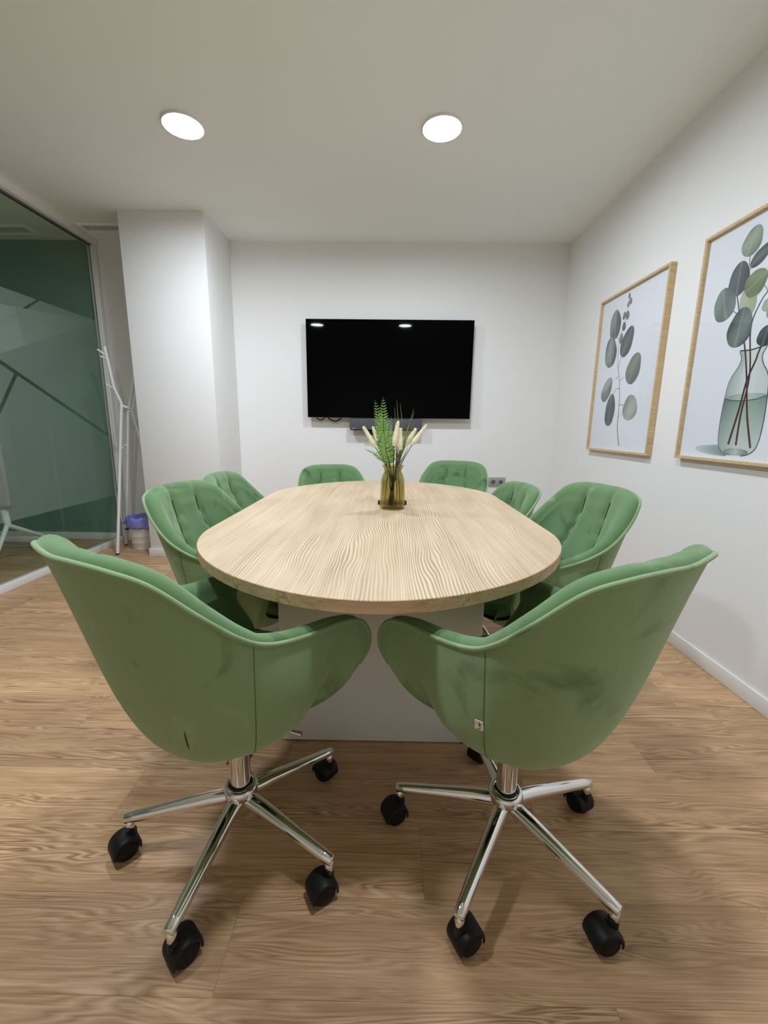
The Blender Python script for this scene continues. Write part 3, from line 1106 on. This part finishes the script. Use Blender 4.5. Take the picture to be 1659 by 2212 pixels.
# small picture: one eucalyptus sprig.  coordinates: (a, z) with a>0 to the left seen from inside (towards +y)
W1, H1 = 0.750, 1.020
Y1c, Z1c = 2.460 + W1 / 2, 1.470
leaves1 = [
    (0.174, 0.318, 0.182, 0.120, -0.15, sage, dk), (0.196, 0.149, 0.194, 0.130, -0.22, sage, dk),
    (0.002, 0.181, 0.183, 0.112, 0.51, slate, dk), (-0.107, 0.006, 0.181, 0.130, 0.47, olive, slate),
    (0.192, -0.096, 0.166, 0.100, 0.58, pale, slate), (0.119, -0.235, 0.202, 0.108, 0.09, slate, dk),
    (-0.119, -0.228, 0.148, 0.140, -0.06, pale, olive),
    (0.082, 0.217, 0.062, 0.038, 0.0, sage, slate), (0.061, 0.284, 0.052, 0.036, -0.1, slate, dk), (0.071, 0.350, 0.046, 0.030, 0.2, olive, slate),
    (0.033, 0.345, 0.052, 0.034, -0.3, olive, slate), (0.036, 0.409, 0.036, 0.022, 0.2, sage, slate), (0.015, 0.425, 0.042, 0.022, -.4, sage, slate), (0.037, 0.459, 0.032, 0.016, 0.0, slate, dk)]
stems1 = [
    ([(-0.046, -0.467), (-0.003, -0.361), (0.005, -0.291), (0.012, -0.185), (0.030, -0.097), (0.051, -0.026), (0.087, 0.056), (0.094, 0.126), (0.100, 0.187), (0.072, 0.282), (0.046, 0.326), (0.042, 0.398), (0.037, 0.461)], (0.007, 0.002), ink, S3(140, 138, 128)),
    ([(0.096, -0.038), (0.078, -0.032), (0.058, -0.02)], (0.003, .003), ink, ink), ([(0.045, -0.055), (0.02, -0.045), (-0.001, -0.036)], (0.003, .003), ink, ink),
    ([(0.105, -0.132), (0.068, -0.103), (0.031, -0.101)], (0.003, .003), ink, ink), ([(0.010, -0.206), (-0.01, -0.208), (-0.045, -0.207)], (0.003, .003), ink, ink),
    ([(0.002, -0.290), (-0.015, -0.275), (-0.027, -0.261)], (0.002, .002), ink, ink),
    ([(0.070, 0.02), (0.065, 0.06), (0.045, 0.11)], (0.003, .002), ink, ink), ([(0.09, 0.20), (0.12, 0.225), (0.15, 0.235)], (.002, .002), ink, ink)]
picture('framed_print', 'smaller-looking framed print of one eucalyptus sprig, further along the right wall', Y1c, Z1c, W1, H1, leaves1, stems1)

# large picture: branches in a glass bottle, cut by the photo edge
W2, H2 = 0.750, 1.020
Y2c, Z2c = 2.215 - W2 / 2, 1.478
def bottle(put, ribbon, poly):
    w = S3(222, 227, 226)
    gl, gd = S3(204, 213, 208), S3(168, 182, 176)
    wt, wd, wl = S3(150, 172, 158), S3(104, 126, 116), S3(206, 216, 208)
    c0 = 0.012
    prof = [(-0.476, .030), (-0.469, .062), (-0.452, .090), (-0.43, .102), (-0.39, .110), (-0.316, .113), (-0.232, .109), (-0.168, .100), (-0.135, .085), (-0.113, .068), (-0.092, .056), (-0.076, .052), (-0.060, .055), (-0.045, .064), (-0.036, .066)]
    # the cast shadow painted beside the bottle is part of the print
    poly('printed_shadow', [(z, .095 + e, .06, S3(206, 215, 216), S3(168, 181, 182), S3(122, 136, 136)) for z, e in
                            [(-.482, .04), (-.475, .11), (-.465, .15), (-.455, .165), (-.445, .15), (-.438, .10), (-.433, .03)]])
    rows = cr([(z, hw, 0) for z, hw in prof], 5)
    poly('printed_bottle', [(z, c0 + hw, c0 - hw, gd, w, gl) for z, hw, _ in rows if z > -0.245])
    def mixw(z, a, b):
        f = min(1, max(0, (-0.235 - z) / 0.20)) ** 0.8
        return [a[k] * (1 - f) + b[k] * f for k in range(3)]
    poly('printed_water', [(z, c0 + hw, c0 - hw, mixw(z, wd, gd), mixw(z, wt, wl), mixw(z, S3(122, 142, 132), gl)) for z, hw, _ in rows if z <= -0.230])
    poly('printed_water_surface', [(-.231 + .014 * math.cos(a), c0 + .108 * math.sin(a), c0 - .108 * math.sin(a), S3(140, 158, 148), S3(200, 212, 204), S3(160, 176, 166)) for a in np.linspace(0.05, PI - .05, 9)])
    poly('printed_base', [(-.460 + .014 * math.cos(a), c0 + .066 * math.sin(a), c0 - .066 * math.sin(a), S3(128, 140, 138), S3(196, 204, 200), S3(110, 124, 122)) for a in np.linspace(0.05, PI - .05, 9)])
    ribbon('printed_rim', [(c0 + .066, -.036), (c0 + .02, -.042), (c0 - .02, -.040), (c0 - .066, -.034)], (.005, .005), S3(70, 80, 80), S3(60, 70, 70))
    lt = [(c0 + hw, z) for z, hw in prof]
    rt = [(c0 - hw, z) for z, hw in prof]
    ribbon('printed_outline', lt, (.003, .003), S3(84, 98, 96), S3(92, 104, 102))
    ribbon('printed_outline', rt, (.004, .004), S3(60, 72, 70), S3(84, 96, 96))
    ribbon('printed_waterline', [(c0 + .107, -.232), (c0 + .06, -.243), (c0, -.246), (c0 - .06, -.243), (c0 - .107, -.232)], (.003, .003), S3(60, 76, 70), S3(80, 96, 88))
leaves2 = [
    (0.082, 0.160, 0.120, 0.075, -0.25, S3(184, 194, 166), S3(164, 176, 146)),
    (0.109, 0.400, 0.108, 0.088, 0.37, S3(166, 178, 156), S3(132, 146, 126)), (0.048, 0.329, 0.112, 0.050, 1.02, S3(112, 122, 118), dk),
    (0.150, 0.268, 0.132, 0.096, 0.00, S3(108, 116, 118), dk), (0.055, 0.225, 0.106, 0.092, 1.05, S3(146, 158, 124), S3(112, 128, 94)),
    (0.211, 0.182, 0.139, 0.108, -0.33, S3(142, 156, 150), S3(104, 118, 114)),
    (0.101, 0.062, 0.152, 0.114, 0.12, S3(126, 140, 134), S3(80, 94, 92)), (-0.038, 0.002, 0.075, 0.068, 0.22, S3(92, 102, 104), S3(62, 72, 72)),
    (-0.020, 0.121, 0.045, 0.040, -0.13, S3(174, 186, 158), sage), (-0.07, 0.10, 0.09, 0.08, 0.2, S3(150, 164, 140), sage), (-0.10, 0.25, 0.12, 0.09, -.4, sage, dk), (-0.14, 0.06, 0.12, 0.09, .3, slate, dk),
    (-0.03, 0.36, 0.11, 0.07, -.7, sage, dk)]
stems2 = [
    ([(0.057, -0.43), (0.030, -0.278), (0.016, -0.166), (-0.011, -0.088), (-0.020, -0.052), (-0.05, 0.02), (-0.10, 0.08)], (.011, .006), wine, ink),
    ([(0.015, -0.432), (0.017, -0.307), (0.006, -0.178), (0.013, -0.10), (0.040, 0.024), (0.039, 0.082), (0.013, 0.144), (-0.011, 0.173), (-0.06, 0.23)], (.010, .003), wine, ink),
    ([(-0.061, -0.44), (-0.017, -0.308), (0.016, -0.166), (0.048, -0.051), (0.083, 0.043), (0.119, 0.129), (0.145, 0.20)], (.010, .004), wine, ink),
    ([(0.119, 0.12), (0.142, 0.132), (0.20, 0.175)], (.003, .002), ink, ink), ([(0.119, 0.14), (0.105, 0.276), (0.11, 0.345)], (.003, .002), ink, ink), ([(0.107, 0.266), (0.098, 0.289), (0.08, 0.31)], (.003, .002), ink, ink),
    ([(-0.011, 0.173), (0.0, 0.19), (0.02, 0.21)], (.002, .002), ink, ink), ([(-0.05, 0.22), (-0.05, 0.3), (-0.03, 0.34)], (.002, .002), ink, ink), ([(-0.04, 0.2), (-0.07, 0.24), (-0.09, 0.25)], (.002, .002), ink, ink)]
picture('framed_print', 'framed print of eucalyptus branches in a glass bottle, cut by the photo edge', Y2c, Z2c, W2, H2, leaves2, stems2, bottle)

# ------------------------------------------------------------------ vase and stems on the table
VX, VY, VZ = 0.019, 1.852, 0.7504
vase = thing('flower_vase', 'ribbed amber glass vase holding dried stems on the table', 'vase', (VX, VY, VZ))
def rib(t, z):
    return 1 + 0.035 * math.cos(10 * t) * min(1, max(0, (0.165 - z) / 0.03))
po = [(0.044, 0.0), (0.052, 0.003), (0.054, 0.012), (0.0525, 0.05), (0.051, 0.09), (0.0495, 0.125), (0.045, 0.148), (0.0385, 0.163), (0.0375, 0.170), (0.043, 0.183), (0.049, 0.192)]
pi_ = [(0.0470, 0.192), (0.0405, 0.183), (0.0350, 0.170), (0.0360, 0.163), (0.0425, 0.148), (0.047, 0.125), (0.0485, 0.09), (0.050, 0.05), (0.050, 0.014), (0.042, 0.009)]
V, Fc = lathe_data(po + pi_, 60, rfun=rib, cap_bottom=True, cap_top=True)
vase_body = mesh_obj('vase_body', V, Fc, M['amber'], vase, True)

m_stem = plain('dark_dry_stem', srgb(62, 56, 34), 0.8)
m_stem_g = plain('green_stem', srgb(78, 96, 48), 0.7)
m_grass = plain('olive_grass_blade', srgb(120, 124, 70), 0.6)
m_cream = plain('cream_seed_head', srgb(252, 246, 214), 0.95, spec=0.05, bump=1.0, bscale=900)
m_fern = plain('fern_green', srgb(128, 166, 84), 0.6)
m_fern_y = plain('fern_pale_green', srgb(146, 178, 108), 0.6)

def foxtail(tip, base, depth, label, r=0.0105, seed=0):
    """tip/base given as (x, z) at the depth; stem runs down into the vase"""
    rg = random.Random(seed)
    y = VY + depth
    t = thing('foxtail_stem', label, 'dried flower', (VX, VY, VZ), 0, 'cream foxtail stems in the amber vase')
    off = Vector((VX, VY, VZ))
    tp, bs = Vector((tip[0], y, tip[1])) - off, Vector((base[0], y, base[1])) - off
    foot = Vector((max(-.034, min(.034, bs.x * .30 + rg.uniform(-.02, .02))), rg.uniform(-.025, .025), 0.013))
    neck = Vector((max(-.026, min(.026, bs.x * .32)), max(-.024, min(.024, depth * .4)), 0.172))
    tube_obj('stem', cr([foot, (foot + neck) / 2, neck, bs], 6), [0.0034] * 11 + [0.0024] * 4 + [0.0017] * 4, m_stem, t, 6)
    # seed head: a tapered body bristling with short spikelets
    d = (tp - bs)
    L = d.length
    n = 14
    pts = [bs + d * (i / n) for i in range(n + 1)]
    rad = [r * (0.55 + 0.45 * min(1, i / 3)) * (1 - 0.60 * max(0, (i - 4) / (n - 4)) ** 1.3) for i in range(n + 1)]
    rad[-1] = 0.0015
    parts = [tube_data(pts, rad, 10)]
    dn_ = d.normalized()
    a = dn_.cross(Vector((0, 1, 0))).normalized()
    b = dn_.cross(a)
    for q in range(170):
        f = rg.random() * 0.95
        ang = rg.uniform(0, 2 * PI)
        rr = r * (1 - 0.60 * max(0, (f * n - 4) / (n - 4)) ** 1.3)
        rd = a * math.cos(ang) + b * math.sin(ang)
        p0 = bs + d * f + rd * rr * 0.8
        p1 = p0 + rd * 0.0035 + dn_ * 0.006
        s_ = dn_.cross(rd) * 0.0012
        k = len(parts)
        parts.append(([p0 + s_, p0 - s_, p1, p0 - dn_ * .0015 + rd * .0016], [(0, 1, 2), (1, 3, 2), (3, 0, 2)]))
    Vv, Ff = join_data(parts)
    mesh_obj('seed_head', Vv, Ff, m_cream, t)
    return t
foxtail((-0.113, 1.108), (-0.058, 1.018), 0.00, 'cream foxtail leaning furthest left out of the vase', seed=1)
foxtail((-0.073, 1.108), (-0.044, 1.030), 0.03, 'cream foxtail second from the left, behind the outer left one', .0095, 2)
foxtail((0.038, 1.133), (0.022, 1.028), -0.03, 'cream foxtail standing upright, tallest in the middle', .0115, 3)
foxtail((0.048, 1.104), (0.047, 1.010), -0.02, 'cream foxtail upright, right beside the tallest middle one', .0115, 4)
foxtail((0.118, 1.102), (0.072, 1.025), 0.03, 'cream foxtail leaning right, second from the right edge', .0105, 5)
foxtail((0.161, 1.118), (0.100, 1.032), 0.00, 'cream foxtail leaning furthest right out of the vase', .0100, 6)

def grass(tip, mid, depth, label, w=0.0070):
    off = Vector((VX, VY, VZ))
    y = VY + depth
    tp, md = Vector((tip[0], y, tip[1])) - off, Vector((mid[0], y, mid[1])) - off
    neck = Vector((0.010 + md.x * .15, depth * .4, 0.172))
    foot = Vector((-0.02, 0.0, 0.012))
    p = cr([foot, neck, md, tp], 8)
    V, Fc = [], []
    n = len(p)
    for i in range(n):
        f = i / (n - 1)
        ww = w * (1 - f) ** 0.7 / 2 + 0.0003
        c = Vector(p[i])
        V += [c + Vector((-ww, 0, 0)), c + Vector((0, -ww * .5, 0)), c + Vector((ww, 0, 0)), c + Vector((0, ww * .2, 0))]
    for i in range(n - 1):
        for k in range(4):
            Fc.append((4 * i + k, 4 * i + (k + 1) % 4, 4 * i + 4 + (k + 1) % 4, 4 * i + 4 + k))
    o = mesh_obj('grass_blade', [v + Vector((0, 0, 0)) for v in V], Fc, m_grass, None, True)
    o.location = (VX, VY, VZ)
    tag(o, label, 'grass blade', 'olive grass blades in the amber vase')
    return o
grass((0.031, 1.222), (0.040, 1.08), 0.012, 'tallest olive grass blade, upright in the vase')
grass((0.046, 1.205), (0.058, 1.08), 0.018, 'tall olive grass blade just right of the tallest one')
grass((0.022, 1.188), (0.030, 1.06), 0.004, 'olive grass blade just left of the tallest one')
grass((0.105, 1.186), (0.078, 1.08), 0.016, 'olive grass blade bending right, upper of the crossing pair', .008)
grass((0.110, 1.172), (0.072, 1.075), 0.022, 'olive grass blade bending right, lower of the crossing pair')
grass((0.108, 1.128), (0.072, 1.04), -0.006, 'short olive grass blade leaning right over a foxtail')
grass((0.085, 1.02), (0.066, 0.98), 0.008, 'shortest dark grass blade low at the right of the vase mouth', .010)

def fern(tip, mid, depth, label, length_w, n_pinna=15, start=0.25, mat=None, seed=0):
    off = Vector((VX, VY, VZ))
    y = VY + depth
    tp, md = Vector((tip[0], y, tip[1])) - off, Vector((mid[0], y, mid[1])) - off
    neck = Vector((max(-.02, md.x * .3), depth * .4, 0.172))
    foot = Vector((0.012, 0.0, 0.012))
    p = cr([foot, neck, md, tp], 14)
    t = thing('fern_frond', label, 'fern', (VX, VY, VZ), 0, 'fern fronds in the amber vase')
    tube_obj('stem', p, [0.0017 - 0.0012 * i / len(p) for i in range(len(p))], m_stem_g, t, 6)
    rg = random.Random(seed)
    d = np.r_[0, np.cumsum(np.linalg.norm(np.diff(p, axis=0), axis=1))]
    zlo = 0.20
    s0 = np.interp(zlo, p[:, 2], d)
    for k in range(n_pinna):
        f = k / (n_pinna - 1)
        s = s0 + (d[-1] - s0) * (start * 0 + f * 0.985)
        c = Vector([np.interp(s, d, p[:, q]) for q in range(3)])
        c2 = Vector([np.interp(s + .004, d, p[:, q]) for q in range(3)])
        ax = (c2 - c).normalized() if (c2 - c).length > 1e-6 else Vector((0, 0, 1))
        Lp = length_w * (1 - f) ** 0.75 * (0.55 + 0.45 * min(1, f / .25)) + 0.003
        for sg in (-1, 1):
            lat = Vector((sg * 1.0, rg.uniform(-.5, .4), 0)).normalized()
            dr = (lat * 0.86 + ax * 0.5).normalized()
            nn = dr.cross(ax).normalized()
            up_ = nn.cross(dr)
            V, Fc = [], []
            m = 9
            lob = []
            for i in range(m + 1):
                g_ = i / m
                base_w = Lp * 0.23 * (1 - g_) ** 0.6 * (0.5 + 0.5 * min(1, g_ * 5))
                ser = 1.0 if i % 2 else 0.55
                q = c + dr * (Lp * g_) + nn * (0.12 * Lp * math.sin(g_ * 2.5)) * rg.choice((1, -1, .5))* .5
                V += [q + up_ * base_w * ser + dr * (0.12 * Lp * (1 - g_)), q + nn * .0004, q - up_ * base_w * ser + dr * (0.12 * Lp * (1 - g_))]
            for i in range(m):
                for b_ in (0, 1):
                    Fc.append((3 * i + b_, 3 * i + b_ + 1, 3 * i + b_ + 4, 3 * i + b_ + 3))
            mesh_obj('leaflet', V, Fc, mat or m_fern, t, True)
    return t
fern((-0.028, 1.232), (-0.022, 1.06), 0.02, 'tallest fern frond, rising straight left of the foxtails', 0.060, 24, seed=1)
fern((-0.064, 1.220), (-0.030, 1.07), 0.035, 'fern frond with its narrow tip leaning left of the tallest', 0.056, 23, mat=m_fern, seed=2)
fern((0.008, 1.150), (-0.008, 1.02), 0.005, 'shorter fern frond curling right, in front of the soundbar', 0.046, 20, mat=m_fern_y, seed=3)
fern((-0.105, 1.012), (-0.050, 0.985), -0.015, 'small fern sprig hanging low at the left of the vase', 0.030, 10, mat=m_fern_y, seed=4)
fern((-0.020, 1.085), (-0.012, 1.00), -0.01, 'bushy short fern frond low above the vase mouth', 0.050, 18, mat=m_fern, seed=5)

# black clicker lying behind the vase
ck = thing('black_clicker', 'small black cylinder lying on the table behind the vase', 'clicker', (0.020, 1.945, 0.750))
def xtube(name, x0, x1, r, n=18):
    V, Fc = tube_data([(x0, 0, 0.0105), (x0 + .002, 0, 0.0105), (x1 - .002, 0, 0.0105), (x1, 0, 0.0105)], [r * .8, r, r, r * .8], n)
    return mesh_obj(name, V, Fc, M['black'], ck, True)
xtube('barrel', -0.058, 0.050, 0.0085)
xtube('end_cap', 0.051, 0.066, 0.0103)
xtube('end_cap', -0.068, -0.059, 0.0103)

# ------------------------------------------------------------------ coat rack
rack = thing('coat_rack', 'white tubular coat rack standing in the alcove by the glass', 'coat rack', (-2.236, 3.66, 0))
def RK(*p):
    return [(x + 2.236, y - 3.66, z) for x, y, z in p]
def pole(pts, foot):
    o = tube_obj('pole', RK(*pts), 0.0125, M['white_metal'], rack, 12)
    V, Fc = lathe_data([(0.0135, 0.0006), (0.0135, 0.012)], 12, *[foot[0] + 2.236, foot[1] - 3.66], cap_top=True)
    mesh_obj('rubber_foot', V, Fc, M['black'], o)
    return o
pole([(-2.330, 3.470, 0.005), (-2.236, 3.600, 1.275), (-2.275, 3.585, 1.40), (-2.298, 3.560, 1.715)], (-2.330, 3.470))
pole([(-2.440, 3.775, 0.005), (-2.215, 3.645, 1.20), (-2.110, 3.700, 1.72)], (-2.440, 3.775))
pole([(-2.060, 3.790, 0.005), (-2.180, 3.650, 1.22), (-2.160, 3.860, 1.74)], (-2.060, 3.790))
tube_obj('joint', RK((-2.236, 3.600, 1.255), (-2.178, 3.648, 1.230)), 0.011, M['white_metal'], rack, 10)
tube_obj('joint', RK((-2.215, 3.645, 1.215), (-2.180, 3.650, 1.215)), 0.011, M['white_metal'], rack, 10)
for a, b in (((-2.292, 3.563, 1.645), (-2.352, 3.55, 1.690)), ((-2.290, 3.565, 1.62), (-2.340, 3.56, 1.640)),
             ((-2.272, 3.588, 1.385), (-2.330, 3.575, 1.425)), ((-2.245, 3.560, 0.90), (-2.195, 3.54, 0.935)),
             ((-2.160, 3.675, 1.47), (-2.10, 3.66, 1.49)), ((-2.166, 3.79, 1.57), (-2.10, 3.82, 1.60))):
    tube_obj('peg', RK(a, b), 0.007, M['white_metal'], rack, 10)

# ------------------------------------------------------------------ waste bin with blue bag
bn = thing('waste_bin', 'white ribbed waste bin with a blue bag beside the pillar', 'bin', (-2.225, 3.655 + 0.045, 0.0006))
prof = [(0.088, 0.0), (0.092, 0.002), (0.0975, 0.06), (0.0990, 0.062), (0.0988, 0.064), (0.1045, 0.12), (0.1060, 0.122), (0.1058, 0.124), (0.1115, 0.18), (0.1130, 0.182), (0.1128, 0.184), (0.118, 0.235), (0.122, 0.262), (0.119, 0.264), (0.112, 0.20), (0.086, 0.008)]
V, Fc = lathe_data(prof, 40, cap_bottom=True, cap_top=True)
bin_body = mesh_obj('bin_body', V, Fc, M['bin'], bn, True)
bin_body.data.set_sharp_from_angle(angle=math.radians(35))
rb = random.Random(5)
n = 72
V, rows = [], []
ph = [rb.uniform(0, 6.3) for _ in range(8)]
def wob(t, k):
    return math.sin(3 * t + ph[k % 8]) + 0.7 * math.sin(7 * t + ph[(k + 3) % 8]) + 0.5 * math.sin(13 * t + ph[(k + 5) % 8])
prf = [(0.126, 0.195), (0.131, 0.215), (0.128, 0.245), (0.130, 0.270), (0.126, 0.290), (0.119, 0.296), (0.112, 0.285), (0.109, 0.24), (0.100, 0.18), (0.085, 0.09), (0.05, 0.05)]
for i, (r, z) in enumerate(prf):
    for k in range(n):
        t = 2 * PI * k / n
        rr = r + (0.0026 * wob(t, i) if i < 6 else 0.003 * wob(t, i))
        rr = max(rr, 0.1245) if 0 < i < 4 else rr
        zz = z + (0.006 * wob(t + .4, i + 2) if i != 10 else 0)
        V.append((rr * math.cos(t), rr * math.sin(t), zz))
Fc = grid_faces(len(prf), n, True)
bag = mesh_obj('blue_bag', V, Fc, M['bag'], bn, True)
bag['label'] = 'crumpled translucent blue bin bag folded over the rim'
so = bag.modifiers.new('solid', 'SOLIDIFY')
so.thickness = 0.0008
kn = []
for k in range(7):
    f = k / 6
    kn.append(((-0.130 - .035 * f), -0.03 - .01 * f, 0.245 - .012 * f))
V, Fc = tube_data(kn, [0.010, 0.014, 0.010, 0.015, 0.010, 0.012, 0.003], 8)
mesh_obj('bag_tail', V, Fc, M['bag'], bag, True)
box_obj('dark_clip', -0.085, -0.058, -0.124, -0.112, 0.190, 0.205, plain('dark_blue_print', srgb(24, 24, 60), 0.5), bn, 0.002)

# ------------------------------------------------------------------ folded table in the green room behind the glass
ft = thing('folding_table', 'pale flip-top table folded upright on castors, seen through the frosted glass', 'table', (-3.345, 3.17, 0), 0.0)
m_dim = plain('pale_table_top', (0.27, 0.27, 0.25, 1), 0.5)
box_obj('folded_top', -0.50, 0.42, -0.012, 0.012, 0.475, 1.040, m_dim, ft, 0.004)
box_obj('frame_beam', -0.46, 0.385, 0.014, 0.06, 0.440, 0.474, M['black'], ft, 0.003)
for sx_ in (-0.36, 0.345):
    tube_obj('upright', [(sx_, 0.037, 0.30), (sx_ - 0.01, 0.037, 0.439)], 0.024, M['white_metal'], ft, 12)
    for sy_ in (-0.17, 0.50):
        lg = tube_obj('castor_leg', [(sx_, 0.037 + (0.012 if sy_ > 0 else -0.012), 0.305), (sx_ + 0.03, sy_, 0.058)], [0.018, 0.014], M['white_metal'], ft, 10)
        parts = []
        for yy in (-0.016, 0.004):
            v, f = lathe_data([(0.020, 0), (0.027, 0.002), (0.027, 0.010), (0.020, 0.012)], 18, cap_top=True)
            parts.append(([(sx_ + 0.035 + p[0], sy_ + yy + p[2], 0.028 + p[1]) for p in v], f))
        V, Fc = join_data(parts)
        mesh_obj('castor_wheel', V, Fc, M['black'], lg, True)
        v, f = lathe_data([(0.012, 0), (0.0165, 0.001), (0.0165, 0.002)], 16, cap_top=True)
        mesh_obj('wheel_cap', [(sx_ + 0.035 + p[0], sy_ - 0.0165 - p[2], 0.028 + p[1]) for p in v], f, M['white_metal'], lg, True)
box_obj('low_rail', -0.36, 0.345, 0.42, 0.45, 0.065, 0.115, M['white_metal'], ft, 0.004)
